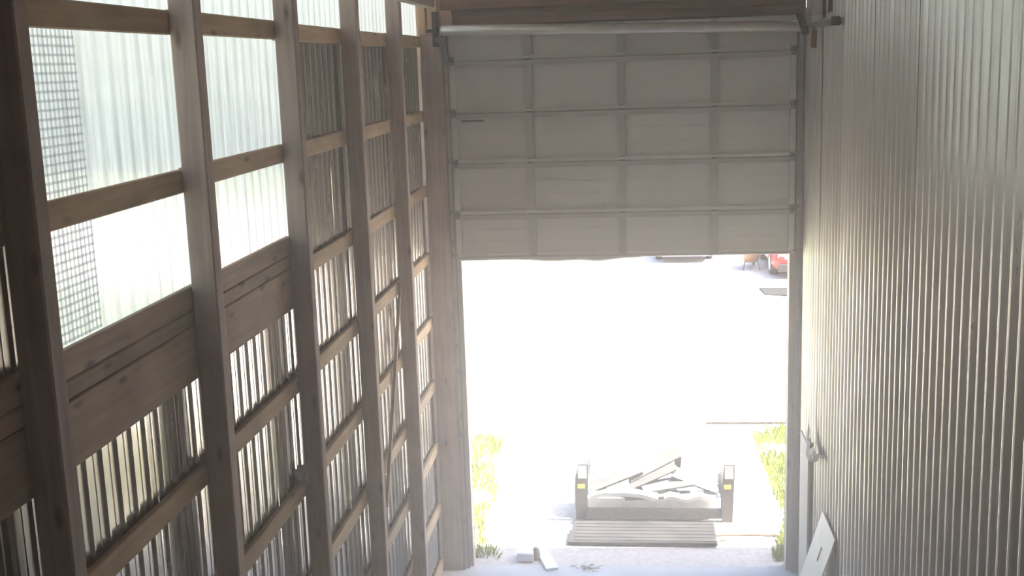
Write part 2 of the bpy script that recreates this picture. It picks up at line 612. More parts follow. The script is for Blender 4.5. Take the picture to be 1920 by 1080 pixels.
# ------------------------------------------------------------------ posts
post_m = MB()
post_m.timber('Z', 0, ROOF_Z - 0.05, XO, XP, -PW, 0, 0.008)
post_mesh = post_m.mesh('timber_post', M['post'])
POST_LABEL = {
    1: 'dark timber post at the near edge of the first translucent panel',
    2: 'timber post standing between the two tall translucent panels',
    3: 'timber post where the translucent panels end and plain metal siding begins',
    4: 'timber post just before the thin diagonal brace, metal siding on both sides',
    5: 'timber post just behind the thin diagonal brace, last before the corner post',
}
for i in range(1, 6):
    o = place('timber_post', post_mesh, (0, YF[i], 0))
    tag(o, POST_LABEL[i], 'post', 'timber posts along the left wall')
b = MB()
b.timber('Z', 0, ROOF_Z - 0.05, XO, -2.165, 13.36, 13.47, 0.008)
tag(b.build('corner_post', M['post'], None, (XO, 13.36, 0)), 'broad brown corner post beside the sectional door', 'post')

# ------------------------------------------------------------------ right wall
wall_right = struct(empty('wall_right', (XR, 5, 0)))
PR = 0.17
edges = [-6.0, -4.6, -3.2, -1.8, -0.4, 1.0, 2.4, 3.8, 5.2, 6.15, 6.83, 8.22, 9.64, 11.05, 12.3, 13.4]
for i, (a, b_) in enumerate(zip(edges[:-1], edges[1:])):
    sheet(XR + 0.038 + (i % 2) * 0.003, a - 0.02, b_ + 0.02, 0.0, ROOF_Z, PR, SINE, -1, rows=30, wav=0.0022, seed=100 + i).build('metal_sheet', M['zinc_glare_cut' if i >= len(edges) - 3 else 'zinc_glare_mid' if i >= len(edges) - 5 else 'zinc_right'], wall_right)  # last sheets by the door are darkened in colour to cut the glare

# ------------------------------------------------------------------ front wall around the door, header boards
wall_front = struct(empty('wall_front', (0, 13.6, 0)))
b = MB()
b.box(-2.165, -2.055, 13.467, 13.62, 0, 6.6)
b.build('jamb', M['jamb'], wall_front)
b = MB()
b.box(1.735, 1.90, 13.467, 13.62, 0, 6.6)
b.build('jamb', M['jamb'], wall_front)
b = MB()
b.box(-2.165, -2.12, 13.40, 13.47, 0, 6.5)
b.build('door_stop', M['jamb'], wall_front)
b = MB()
b.box(-2.5, 1.9, 13.62, 13.66, 6.2, ROOF_Z)
b.box(-2.5, -2.055, 13.62, 13.66, 0, 6.2)
b.box(1.735, 1.95, 13.62, 13.66, 0, 6.2)
b.build('outer_cladding', M['rafter'], wall_front)
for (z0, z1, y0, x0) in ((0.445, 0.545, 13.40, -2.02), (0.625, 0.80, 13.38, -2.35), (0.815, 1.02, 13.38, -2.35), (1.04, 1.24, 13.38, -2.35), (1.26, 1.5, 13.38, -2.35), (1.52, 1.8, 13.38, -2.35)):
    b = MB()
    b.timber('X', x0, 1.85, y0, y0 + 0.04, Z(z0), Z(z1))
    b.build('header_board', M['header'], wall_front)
b = MB()
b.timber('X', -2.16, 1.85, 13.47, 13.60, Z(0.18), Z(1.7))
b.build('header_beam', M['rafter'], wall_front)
for x0, x1, z0, z1, mt in ((-2.30, -2.20, 0.36, 0.95, 'pine'), (-2.16, -2.03, 0.40, 0.615, 'pine'), (-2.42, -2.33, 0.36, 1.4, 'pine')):
    b = MB()
    b.timber('Z', Z(z0), Z(z1), x0, x1, 13.33, 13.375)
    b.build('header_block', M[mt], wall_front)

# ------------------------------------------------------------------ roof and the end behind the camera
ceil = struct(empty('ceiling', (0, 4, ROOF_Z)))
b = MB()
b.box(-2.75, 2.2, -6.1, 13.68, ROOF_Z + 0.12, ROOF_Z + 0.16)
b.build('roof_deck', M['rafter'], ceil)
rm = MB()
rm.timber('X', -2.5, 1.95, -0.02, 0.02, 0, 0.16)
rmesh = rm.mesh('rafter', M['rafter'])
for i in range(0, 17):
    place('rafter', rmesh, (0, 0.4 + i * 0.79, ROOF_Z - 0.04), ceil)
b = MB()
b.box(-2.5, 2.0, -6.06, -6.0, 0, ROOF_Z + 0.12)
struct(b.build('wall_back', M['rafter']))
# unseen mass added beyond the right wall, sloped to throw the shade before the door
b = MB()
b.poly([(2.02, 13.66, 0), (16, 13.66, 0), (16, 13.66, 14.5), (2.02, 13.66, 7.9)], (0, -19.6, 0))
struct(b.build('wall_shade_mass', M['rafter']))

# ------------------------------------------------------------------ sectional door
door = struct(empty('door_1', (-0.17, YD, Z(-2.206))))
seams = [-2.206, -1.704, -1.112, -0.537, 0.051, 0.44]
XDL, XDR = -2.10, 1.775
for i in range(5):
    z0, z1 = Z(seams[i]), Z(seams[i + 1])
    b = MB()
    yb = YD
    gap = 0.004
    # pan: outer skin with turned-in rails top and bottom
    b.box(XDL - 0.01, XDR + 0.01, yb + 0.037, yb + 0.046, z0, z1)
    b.box(XDL - 0.01, XDR + 0.01, yb + 0.030, yb + 0.037, z0 - (0.02 if i else 0), z0 + 0.008)
    b.box(XDL, XDR, yb + 0.0, yb + 0.04, z1 - gap - 0.012, z1 - gap)
    b.box(XDL, XDR, yb + 0.0, yb + 0.004, z1 - 0.045, z1 - gap)
    b.box(XDL, XDR, yb + 0.0, yb + 0.04, z0 + gap, z0 + gap + 0.012)
    b.box(XDL, XDR, yb + 0.0, yb + 0.004, z0 + gap, z0 + 0.05)
    # two shallow pressed grooves across the skin
    h = z1 - z0
    for t in (0.36, 0.62):
        b.box(XDL, XDR, yb + 0.031, yb + 0.036, z0 + h * t - 0.006, z0 + h * t + 0.006)
    sec = b.build('door_section', M['door'], door, (-0.17, YD, z0))
    for xs, wd, mt in ((-1.20, 0.085, 'stile'), (-0.155, 0.085, 'stile'), (0.885, 0.085, 'stile'), (XDL + 0.035, 0.07, 'endstile'), (XDR - 0.03, 0.06, 'endstile')):
        s_ = MB()
        s_.box(xs - wd / 2, xs + wd / 2, yb - 0.006, yb - 0.002, z0 + 0.012, z1 - 0.012)
        s_.box(xs - wd / 2, xs - wd / 2 + 0.004, yb - 0.004, yb + 0.035, z0 + 0.012, z1 - 0.012)
        s_.box(xs + wd / 2 - 0.004, xs + wd / 2, yb - 0.004, yb + 0.035, z0 + 0.012, z1 - 0.012)
        s_.build('stile', M[mt], sec)
        if i > 0:
            h_ = MB()
            h_.box(xs - 0.028, xs + 0.028, yb - 0.010, yb - 0.006, z0 - 0.05, z0 + 0.05)
            h_.tube((xs - 0.03, yb - 0.012, z0), (xs + 0.03, yb - 0.012, z0), 0.009, n=8)
            h_.build('hinge', M['steel'], sec)
    for sx, xr in ((-1, XDL), (1, XDR)):
        r_ = MB()
        r_.tube((xr - 0.02 * sx, yb - 0.02, z0 + 0.03), (xr + 0.05 * sx, yb - 0.02, z0 + 0.03), 0.006, n=8)
        r_.tube((xr + 0.03 * sx, yb - 0.02, z0 + 0.03), (xr + 0.05 * sx, yb - 0.02, z0 + 0.03), 0.024, n=12)
        r_.build('roller', M['steel'], sec)
    if i > 0:
        r_ = MB()
        r_.box(XDL + 0.07, XDR - 0.06, yb - 0.016, yb - 0.001, z0 + 0.004, z0 + 0.042)
        r_.build('rail', M['endstile'], sec)['label'] = 'paler rail along the seam'
        r_ = MB()
        dp = 0.045 if i in (3, 4) else 0.012
        r_.box(XDL + 0.07, XDR - 0.06, yb - dp, yb - 0.001, z0 - 0.062, z0 - 0.006)  # dark steel paints the shade band below the rail; deeper ones are struts
        r_.build('strut_shade', M['stile'], sec)['label'] = 'darker band under the seam with the shade put into its colour'
    if i == 2:
        t_ = MB()
        t_.box(-1.99, -1.72, yb + 0.029, yb + 0.031, z1 - 0.10, z1 - 0.075)
        t_.build('sticker', M['sticker'], sec)['label'] = 'small dark sticker'
# rubber seal with a sagging lower edge
b = MB()
n_ = 90
vs = []
for j in range(n_ + 1):
    x = XDL + (XDR - XDL) * j / n_
    t = j / n_
    sag = 0.030 + 0.028 * math.exp(-((t - 0.30) / 0.07) ** 2) + 0.034 * math.exp(-((t - 0.43) / 0.05) ** 2) + 0.014 * (1 - t)
    if t > 0.55:
        sag -= 0.012
    for yq, zq in ((YD + 0.005, 0.012), (YD - 0.004, -sag * 0.6), (YD + 0.02, -sag), (YD + 0.044, -sag * 0.6), (YD + 0.04, 0.012)):
        vs.append((x, yq, Z(seams[0]) + zq))
fs = [(j * 5 + q, j * 5 + (q + 1), (j + 1) * 5 + (q + 1), (j + 1) * 5 + q) for j in range(n_) for q in range(4)]
b.add(vs, fs, True)
b.build('bottom_seal', M['seal'], door)
# vertical and short curved tracks
for sx, xt in ((-1, -2.125), (1, 1.825)):
    b = MB()
    yt = YD - 0.03
    pts = [(yt, 0.0), (yt, 6.0)]
    for a in range(1, 9):
        an = math.pi / 2 * a / 8
        pts.append((yt - 0.38 * (1 - math.cos(an)), 6.0 + 0.38 * math.sin(an)))
    end_y = 11.05 if sx > 0 else 12.9
    pts.append((end_y, 6.38))
    prof = [(-0.032, -0.03), (-0.032, 0.03), (0.032, 0.03), (0.032, -0.03)]
    vs = []
    for q, (py, pz) in enumerate(pts):
        if q == 0:
            tx = Vector((0, pts[1][0] - py, pts[1][1] - pz))
        elif q == len(pts) - 1:
            tx = Vector((0, py - pts[q - 1][0], pz - pts[q - 1][1]))
        else:
            tx = Vector((0, pts[q + 1][0] - pts[q - 1][0], pts[q + 1][1] - pts[q - 1][1]))
        tx.normalize()
        nrm = Vector((0, -tx.z, tx.y))
        for (px, pn) in ((-0.03, -0.028), (-0.03, 0.028), (-0.026, 0.028), (-0.026, -0.020), (0.03, -0.020), (0.03, -0.028)):
            vs.append(Vector((xt - sx * px, py, pz)) + nrm * pn)
    c = 6
    fs = [(q * c + e, q * c + (e + 1) % c, (q + 1) * c + (e + 1) % c, (q + 1) * c + e) for q in range(len(pts) - 1) for e in range(c)]
    b.add(vs, fs)
    tr = b.build('track', M['steel'], door)
    for zz in (0.6, 1.7, 2.8, 3.9, 5.0, 5.9):
        k_ = MB()
        k_.box(xt + sx * 0.0, xt + sx * 0.045, yt, 13.47, zz, zz + 0.05)
        k_.build('track_bracket', M['steel'], tr)

# ------------------------------------------------------------------ spring tube above the door
st = tag(empty('spring_tube', (-0.15, 13.2, Z(0.35))), 'long pale grey steel tube mounted across above the sectional door', 'tube')
zl, zr = Z(0.392), Z(0.305)
b = MB()
b.lathe((-2.15, 13.22, zl), (3.99, 0, zr - zl), [(0, 0.0), (0, 0.045), (0.03, 0.062), (3.96, 0.058), (3.99, 0.045), (3.99, 0)], 20)
b.build('tube', M['tube'], st)
b = MB()
b.box(-2.23, -2.18, 13.16, 13.30, Z(0.22), Z(0.60))
b.tube((-2.30, 13.22, zl), (-2.15, 13.22, zl), 0.02, n=10)
b.build('bearing_bracket', M['dark'], st)
b = MB()
b.obox((1.80, 13.14, Z(0.33)), (0.07, 0.05, 0.24), Matrix.Rotation(math.radians(-18), 3, 'Y'))
b.tube((1.80, 13.22, zr), (1.86, 13.22, zr), 0.02, n=10)
b.build('bearing_bracket', M['dark'], st)

# hanger at the end of the short right track
hg = tag(empty('track_hanger', (1.80, 11.7, 6.4)), 'dark upright angle iron hanging from the roof to the right door track', 'bracket')
b = MB()
b.box(1.785, 1.815, 11.66, 11.69, 6.41, ROOF_Z + 0.1)
b.build('angle_iron', M['dark'], hg)
b = MB()
b.box(1.78, 1.835, 11.62, 11.74, 6.39, 6.43)
b.build('foot_plate', M['steel'], hg)
b = MB()
b.box(1.775, 1.84, 11.03, 11.12, 6.34, 6.42)
b.build('track_stop', M['plastic'], hg)
b = MB()
b.obox((1.79, 12.25, 6.25), (0.05, 0.10, 0.17), Matrix.Rotation(math.radians(14), 3, 'X'))
b.tube((1.79, 12.27, 6.30), (1.79, 12.28, 6.37), 0.008, n=6)
tag(b.build('rusty_block', M['rust'], None, (1.79, 12.25, 6.25)), 'rusty brown block hanging under the right door track', 'block')
b = MB()
b.box(1.835, 1.85, 11.75, 12.75, Z(0.40), Z(0.62))
tag(b.build('grey_plate', M['tube'], None, (1.84, 12.2, Z(0.40))), 'smooth light grey plate on right wall above the short track', 'plate')
b = MB()
b.timber('Y', 10.95, 12.9, -2.26, -2.15, Z(0.63), Z(0.72))
tag(b.build('ledger_board', M['jamb'], None, (-2.2, 11.9, Z(0.63))), 'pale board running along the tops of the last posts near the door', 'board')

# ------------------------------------------------------------------ things by the right wall
b = MB()
ang = math.radians(17)
p_top = Vector((1.845, 0, 1.525))
dn = Vector((-math.sin(ang), 0, -math.cos(ang)))
L_ = 1.525 / math.cos(ang)
y0, y1 = 10.79, 11.53
def pan(u, v):
    return p_top + dn * (v * L_) + Vector((0, y0 + (y1 - y0) * u, 0))
# panel with a slot cut through: built as a frame of quads around the slot
us = [0, 0.40, 0.485, 1]
vs_ = [0, 0.14, 0.235, 1]
nrm = dn.cross(Vector((0, 1, 0))).normalized() * 0.012
P = {}
vv, ff = [], []
for side in (0, 1):
    for i, u in enumerate(us):
        for j, v in enumerate(vs_):
            P[(side, i, j)] = len(vv)
            vv.append(pan(u, v) + nrm * side)
for side in (0, 1):
    for i in range(3):
        for j in range(3):
            if (i, j) == (1, 1):
                continue
            q = (P[(side, i, j)], P[(side, i + 1, j)], P[(side, i + 1, j + 1)], P[(side, i, j + 1)])
            ff.append(q if side else q[::-1])
ring = [(i, 0) for i in range(3)] + [(3, j) for j in range(3)] + [(i, 3) for i in range(3, 0, -1)] + [(0, j) for j in range(3, 0, -1)]
for (a, c) in zip(ring, ring[1:] + ring[:1]):
    ff.append((P[(0, *a)], P[(0, *c)], P[(1, *c)], P[(1, *a)]))
hole = [(1, 1), (2, 1), (2, 2), (1, 2)]
for (a, c) in zip(hole, hole[1:] + hole[:1]):
    ff.append((P[(0, *a)], P[(1, *a)], P[(1, *c)], P[(0, *c)]))
b.add(vv, ff)
tag(b.build('white_panel', M['white'], None, (1.6, 11.1, 0)), 'white board with a hand slot leaning on the ribbed right wall', 'board')

b = MB()
b.box(1.815, 1.835, 12.36, 12.97, 0.0, 1.92)
tag(b.build('plywood_board', M['ply'], None, (1.82, 12.6, 0)), 'smooth grey-tan board standing upright against right wall by the door', 'board')
b = MB()
vs, fs = [], []
for i in range(13):
    t = i / 12
    yb_ = 12.30 - 0.75 * t
    zz = 1.98 - 0.10 * math.sin(t * 5) + 0.12 * (1 - t)
    xo = 1.82 - 0.05 * math.sin(math.pi * t) - 0.012 * math.sin(i * 2.1)
    vs += [(xo, yb_, zz + 0.20 * (1 - t) + 0.03 * math.sin(i * 1.7)), (xo - 0.03, yb_ - 0.03, zz), (xo - 0.012, yb_, zz - 0.07 - 0.03 * math.sin(i * 2.6))]
fs = [(i * 3 + q, i * 3 + q + 1, (i + 1) * 3 + q + 1, (i + 1) * 3 + q) for i in range(12) for q in range(2)]
b.add(vs, fs, False)
tag(b.build('torn_flap', M['ply'], None, (1.82, 11.9, 2.0)), 'crumpled torn strip of sheet metal curling off right wall near door', 'metal strip')

# rag caught on a girt beside the third post
b = MB()
for q in range(9):
    c = Vector((-2.405 + random.uniform(-0.01, 0.02), 7.76 + random.uniform(-0.05, 0.05), Z(-2.87) + random.uniform(-0.02, 0.08)))
    rot = Matrix.Rotation(random.uniform(0, 3), 3, 'X') @ Matrix.Rotation(random.uniform(0, 3), 3, 'Z')
    b.obox(c, (0.03, 0.07, 0.05), rot)
tag(b.build('rag', M['rag'], None, (-2.4, 7.76, Z(-2.9))), 'crumpled grey rag on a girt beside the third post', 'rag')

# ------------------------------------------------------------------ yard: trailer with its load
G0 = -0.012
tr = tag(empty('utility_trailer', (0.17, 15.6, G0)), 'low utility trailer with upright corner posts parked outside the door', 'trailer')
b = MB()
b.box(-0.66, 1.02, 15.0, 17.6, 0.26, 0.30)
for q in range(9):
    b.box(-0.66 + q * 0.188, -0.66 + q * 0.188 + 0.176, 14.98, 17.62, 0.30, 0.325)
b.build('deck', M['deck'], tr)
b = MB()
for x in (-0.70, 1.02):
    b.box(x, x + 0.05, 14.98, 17.6, 0.2, 0.34)
b.box(-0.70, 1.07, 14.95, 15.0, 0.2, 0.33)
b.box(-0.70, 1.07, 17.58, 17.64, 0.2, 0.33)
b.tube((-0.4, 17.6, 0.26), (0.17, 18.9, 0.30), 0.035, n=8)
b.tube((0.75, 17.6, 0.26), (0.17, 18.9, 0.30), 0.035, n=8)
b.build('frame', M['frame'], tr)
for xa, xb in ((-0.86, -0.715), (1.085, 1.225)):
    b = MB()
    lean = 0.02
    b.poly([(xa, 14.98, G0), (xb, 14.98, G0), (xb + lean, 14.98, 0.45), (xb + lean * 1.5, 14.98, 0.79), (xa + lean * 1.5, 14.98, 0.79), (xa, 14.98, 0.45)], (0, 0.06, 0))
    u_ = b.build('corner_upright', M['dark'], tr)
    k_ = MB()
    k_.box(xa + 0.03, xb - 0.02, 14.965, 14.98, 0.46, 0.515)
    k_.build('marker_lamp', M['amber'], u_)['label'] = 'amber marker lamp'
    k_ = MB()
    k_.box(xa + 0.035, xb + 0.01, 14.97, 14.982, 0.60, 0.775)
    k_.build('reflector_plate', M['tube'], u_)['label'] = 'pale upper plate'
for sx, xc in ((-1, -0.79), (1, 1.155)):
    b = MB()
    b.lathe((xc - 0.09, 15.36, 0.27), (1, 0, 0), [(0, 0.0), (0, 0.16), (0.0, 0.24), (0.03, 0.28), (0.15, 0.28), (0.18, 0.24), (0.18, 0.16), (0.18, 0)], 24)
    wl = b.build('wheel', M['rubber'], tr)
    k_ = MB()
    k_.lathe((xc + sx * 0.085, 15.36, 0.27), (sx, 0, 0), [(0, 0.15), (0.015, 0.15), (0.005, 0.05), (0.03, 0.04), (0.03, 0)], 16)
    k_.build('rim', M['tube'], wl)
b = MB()
b.box(-0.87, 0.97, 14.14, 14.93, 0.01, 0.045)
b.box(-0.93, -0.86, 14.15, 14.55, 0.01, 0.04)
for q in range(7):
    b.box(-0.85, 0.95, 14.20 + q * 0.11, 14.215 + q * 0.11, 0.045, 0.053)
b.build('lowered_ramp', M['ramp'], tr)
def board(label, p0, p1, wd, th, roll=0.0, mat='scrap'):
    p0, p1 = Vector(p0), Vector(p1)
    d = (p1 - p0)
    L = d.length
    d.normalize()
    up = Vector((0, 0, 1))
    sd = up.cross(d).normalized()
    up = d.cross(sd)
    rot = Matrix((d, sd, up)).transposed() @ Matrix.Rotation(roll, 3, 'X')
    b = MB()
    # board with a split, uneven end
    hx, hy, hz = L / 2, wd / 2, th / 2
    pts = [(-hx, -hy), (hx, -hy), (hx + 0.03, -hy * 0.2), (hx - 0.02, hy * 0.4), (hx, hy), (-hx, hy), (-hx - 0.025, 0.1 * hy)]
    c = (p0 + p1) / 2
    lo = [c + rot @ Vector((x, y, -hz)) for x, y in pts]
    b.poly(lo, rot @ Vector((0, 0, th)))
    o = b.build('scrap_board', M[mat], None, c)
    tag(o, label, 'board', 'scrap boards piled on the trailer')
    return o
board('topmost scrap board of the trailer pile, sloping up to the right', (-0.15, 15.20, 0.54), (0.50, 15.35, 0.84), 0.20, 0.03, 0.55)
board('scrap board just under the topmost one on the trailer pile', (-0.12, 15.12, 0.47), (0.46, 15.22, 0.70), 0.18, 0.03, 0.6)
board('long scrap board rising from the left upright to the middle of the pile', (-0.66, 15.10, 0.42), (0.02, 15.22, 0.66), 0.17, 0.04, 0.5)
board('scrap board falling from the pile peak down to the right upright', (0.45, 15.2, 0.62), (1.03, 15.14, 0.40), 0.20, 0.03, 0.45)
board('scrap board lying flat across the middle of the trailer pile', (0.05, 15.05, 0.44), (0.72, 15.12, 0.53), 0.22, 0.035, 0.35)
board('low scrap board along the left part of the trailer tail', (-0.62, 15.06, 0.365), (0.05, 15.06, 0.40), 0.14, 0.03, 0.3)
board('low scrap board along the right part of the trailer tail', (0.40, 15.0, 0.36), (1.00, 15.02, 0.37), 0.15, 0.03, 0.2)
board('short scrap board standing on edge at the pile peak', (0.50, 15.3, 0.50), (0.53, 15.34, 0.78), 0.10, 0.03, 0.1)
board('scrap board in the heart of the pile below the flat one', (-0.20, 15.0, 0.37), (0.50, 15.04, 0.39), 0.24, 0.04, 0.25)
def crumple(name, label, pts, h, mat, cat):
    b = MB()
    vs, fs = [], []
    nx = len(pts)
    for i, (x, y, z) in enumerate(pts):
        j = random.uniform(-0.012, 0.012)
        vs += [(x, y - 0.05, z - h + j), (x, y - 0.06, z + j), (x, y + 0.05, z + 0.02 - j), (x, y + 0.05, z - h)]
    for i in range(nx - 1):
        for q in range(4):
            fs.append((i * 4 + q, (i + 1) * 4 + q, (i + 1) * 4 + (q + 1) % 4, i * 4 + (q + 1) % 4))
    fs += [(0, 1, 2, 3), tuple(reversed([(nx - 1) * 4 + q for q in range(4)]))]
    b.add(vs, fs)
    tag(b.build(name, M[mat], None, pts[0]), label, cat)
crumple('torn_insulation', 'torn white insulation strip at the left tail of the trailer', [(-0.66 + 0.09 * i, 14.90, 0.40 + 0.06 * math.sin(i * 0.35)) for i in range(11)], 0.06, 'white', 'scrap')
crumple('torn_insulation', 'ragged white insulation strip at the right tail of the trailer', [(0.32 + 0.075 * i, 14.90, 0.38 + 0.03 * math.sin(i * 1.3)) for i in range(10)], 0.05, 'white', 'scrap')

# things on the ground near the threshold
def ground_stick(label, p0, p1, r=0.016):
    b = MB()
    p0, p1 = Vector(p0), Vector(p1)
    m_ = (p0 + p1) / 2 + Vector((0, 0.03, 0.0))
    b.tube(p0, m_, r * 1.2, r)
    b.tube(m_, p1, r, r * 0.6)
    tag(b.build('stick', M['dry'], None, p0), label, 'stick')
ground_stick('long thin stick on the gravel reaching from the ramp to the grass', (0.98, 14.52, 0.01), (1.90, 14.51, 0.01), 0.02)
ground_stick('short thin stick on the gravel by the ramp corner', (0.95, 14.31, 0.005), (1.10, 14.33, 0.005), 0.014)
b = MB()
b.obox((-1.165, 13.67, 0.02), (0.15, 0.62, 0.03), Matrix.Rotation(math.radians(17), 3, 'Z'))
tag(b.build('pale_plank', M['bluewhite'], None, (-1.165, 13.67, 0)), 'pale blue-white plank lying across the threshold', 'plank')
b = MB()
b.timber('X', -1.53, -1.33, 13.62, 13.84, 0.0, 0.11, 0.012)
tag(b.build('foam_block', M['foam'], None, (-1.43, 13.7, 0)), 'small white block lying on the ground left of pale plank', 'block')
b = MB()
b.lathe((-1.30, 13.73, G0), (0, 0, 1), [(0, 0), (0, 0.045), (0.05, 0.052), (0.11, 0.046), (0.15, 0.03), (0.165, 0)], 14)
tag(b.build('brown_lump', M['brown'], None, (-1.30, 13.73, 0)), 'small brown rounded lump between white block and pale plank', 'stone')
b = MB()
for q in range(26):
    c = Vector((-0.72 + random.gauss(0, 0.07), 13.44 + random.gauss(0, 0.035), 0.012))
    a = random.uniform(-0.9, 0.9)
    L = random.uniform(0.04, 0.13)
    b.tube(c, c + Vector((math.cos(a) * L, math.sin(a) * L, random.uniform(0, 0.03))), 0.004, 0.002, 5)
o = b.build('dry_litter', M['dry'], None, (-0.72, 13.44, 0))
o['kind'] = 'stuff'
tag(o, 'small scatter of dry brown plant litter at the threshold', 'litter')

# grass growing along both sides of the drive
def grass_patch(label, outline, n, hmax):
    xs = [p[0] for p in outline]
    ys = [p[1] for p in outline]
    def inside(x, y):
        c = False
        for (x0, y0), (x1, y1) in zip(outline, outline[1:] + outline[:1]):
            if (y0 > y) != (y1 > y) and x < (x1 - x0) * (y - y0) / (y1 - y0) + x0:
                c = not c
        return c
    vs, fs = [], []
    k = 0
    while k < n:
        x, y = random.uniform(min(xs), max(xs)), random.uniform(min(ys), max(ys))
        if not inside(x, y) or noise.noise(Vector((x * 1.3, y * 1.3, 2))) < random.uniform(-0.45, 0.1):
            continue
        k += 1
        h = random.uniform(0.35, 1) * hmax
        a = random.uniform(0, 6.28)
        dx, dy = 0.012 * math.cos(a), 0.012 * math.sin(a)
        lx, ly = random.gauss(0, 0.35) * h, random.gauss(0, 0.35) * h
        o = len(vs)
        vs += [(x - dx, y - dy, G0 - 0.01), (x + dx, y + dy, G0 - 0.01), (x + lx * 0.5 + dx * 0.6, y + ly * 0.5 + dy * 0.6, h * 0.6), (x + lx, y + ly, h)]
        fs += [(o, o + 1, o + 2), (o, o + 2, o + 3)]
    b = MB()
    b.add(vs, fs)
    o = b.build('grass', M['grass'], None, (sum(xs) / len(xs), sum(ys) / len(ys), G0))
    o['kind'] = 'stuff'
    tag(o, label, 'grass')
grass_patch('sunlit yellow-green grass right of the gravel drive', [(1.88, 19.1), (1.82, 18.0), (1.88, 17.0), (1.88, 16.0), (1.93, 15.2), (1.82, 14.6), (1.72, 14.2), (1.60, 13.75), (3.6, 13.75), (4.4, 19.1)], 16000, 0.13)
grass_patch('sunlit grass tufts left of the gravel drive', [(-2.25, 18.6), (-2.2, 17.0), (-2.05, 16.0), (-2.12, 15.0), (-1.98, 14.2), (-1.72, 13.75), (-4.2, 13.75), (-4.6, 18.6)], 9000, 0.12)
b = MB()
b.timber('X', 1.15, 6.5, 19.3, 19.40, G0, 0.04, 0.012)
tag(b.build('timber_edging', M['scrap'], None, (2.5, 19.36, G0)), 'low timber edging along the far side of the grass', 'edging')

# ------------------------------------------------------------------ vehicles far out in the yard
def car(name, label, cx, yf, mat, wdt=1.74, length=4.2):
    """car nose towards -y: lofted body, glasshouse, wheels, bumper, lamps, grille"""
    t = tag(empty(name, (cx, yf + length / 2, G0)), label, 'car')
    hw = wdt / 2
    # stations along the length: (y, half width, sill z, shoulder z)
    st_ = [(0.0, 0.80, 0.30, 0.62), (0.12, 0.93, 0.25, 0.72), (0.5, 0.99, 0.24, 0.82), (1.1, 1.0, 0.24, 0.90), (2.0, 1.0, 0.24, 0.93), (3.2, 1.0, 0.24, 0.94), (3.9, 0.96, 0.26, 0.93), (length, 0.86, 0.34, 0.84)]
    b = MB()
    vs, fs = [], []
    for (y, wk, zs, zt) in st_:
        h = hw * wk
        ring_ = [(-h * 0.92, zs), (-h, zs + 0.12), (-h, zt - 0.14), (-h * 0.93, zt - 0.02), (-h * 0.5, zt + 0.03), (h * 0.5, zt + 0.03), (h * 0.93, zt - 0.02), (h, zt - 0.14), (h, zs + 0.12), (h * 0.92, zs)]
        vs += [(cx + x, yf + y, z + G0) for x, z in ring_]
    c = 10
    for i in range(len(st_) - 1):
        for q in range(c):
            fs.append((i * c + q, i * c + (q + 1) % c, (i + 1) * c + (q + 1) % c, (i + 1) * c + q))
    fs += [tuple(range(c)), tuple(reversed(range((len(st_) - 1) * c, len(st_) * c)))]
    b.add(vs, fs, False)
    b.build('body', M[mat], t)
    b = MB()
    gh = [(1.15, 0.80, 0.92), (1.75, 0.66, 1.40), (2.9, 0.66, 1.43), (3.7, 0.78, 0.95)]
    vs, fs = [], []
    for (y, wk, z) in gh:
        for s in (-1, 1):
            vs.append((cx + s * hw * wk, yf + y, z))
    vs += [(cx - hw * 0.88, yf + 1.15, 0.90), (cx + hw * 0.88, yf + 1.15, 0.90), (cx - hw * 0.88, yf + 3.7, 0.92), (cx + hw * 0.88, yf + 3.7, 0.92)]
    fs = [(0, 1, 3, 2), (4, 5, 7, 6), (0, 2, 4, 6), (1, 7, 5, 3), (8, 0, 6, 10), (9, 11, 7, 1), (8, 9, 1, 0)]
    b.add(vs, fs)
    b.build('windows', M['glass'], t)
    b = MB()
    b.poly([(cx - hw * 0.68, yf + 1.73, 1.40), (cx + hw * 0.68, yf + 1.73, 1.40), (cx + hw * 0.68, yf + 2.92, 1.43), (cx - hw * 0.68, yf + 2.92, 1.43)], (0, 0, 0.03))
    b.build('roof', M[mat], t)
    for s in (-1, 1):
        for y in (0.82, 3.35):
            b = MB()
            x0 = cx + s * (hw - 0.21)
            b.lathe((x0, yf + y, 0.31 + G0), (s, 0, 0), [(0, 0), (0, 0.24), (0.02, 0.31), (0.2, 0.31), (0.225, 0.25), (0.215, 0.2), (0.215, 0)], 20)
            wl = b.build('wheel', M['rubber'], t)
            k_ = MB()
            k_.lathe((x0 + s * 0.21, yf + y, 0.31 + G0), (s, 0, 0), [(0, 0.2), (0.015, 0.19), (0.01, 0.05), (0.02, 0)], 14)
            k_.build('rim', M['tube'], wl)
        b = MB()
        b.obox((cx + s * hw * 0.66, yf + 0.06, 0.60), (0.30, 0.10, 0.13), Matrix.Rotation(s * 0.3, 3, 'Z'))
        b.build('headlamp', M['lamp'], t)
        b = MB()
        b.obox((cx + s * (hw + 0.03), yf + 1.3, 0.98), (0.10, 0.08, 0.11), Matrix.Identity(3))
        b.build('mirror', M[mat], t)
    b = MB()
    b.obox((cx, yf - 0.01, 0.30), (hw * 1.66, 0.16, 0.20), Matrix.Identity(3))
    b.build('bumper', M['plastic' if mat == 'red' else mat], t)
    b = MB()
    for q in range(4):
        b.box(cx - 0.36, cx + 0.36, yf - 0.02, yf + 0.02, 0.50 + q * 0.035, 0.52 + q * 0.035)
    b.build('grille', M['dark'], t)
    return t
car('red_car', 'red car parked far out in the yard, cut off by the right door jamb', 4.62, 32.6, 'red')
car('silver_car', 'pale silver car far out in the yard, mostly hidden above the door edge', 1.46, 35.5, 'silver')

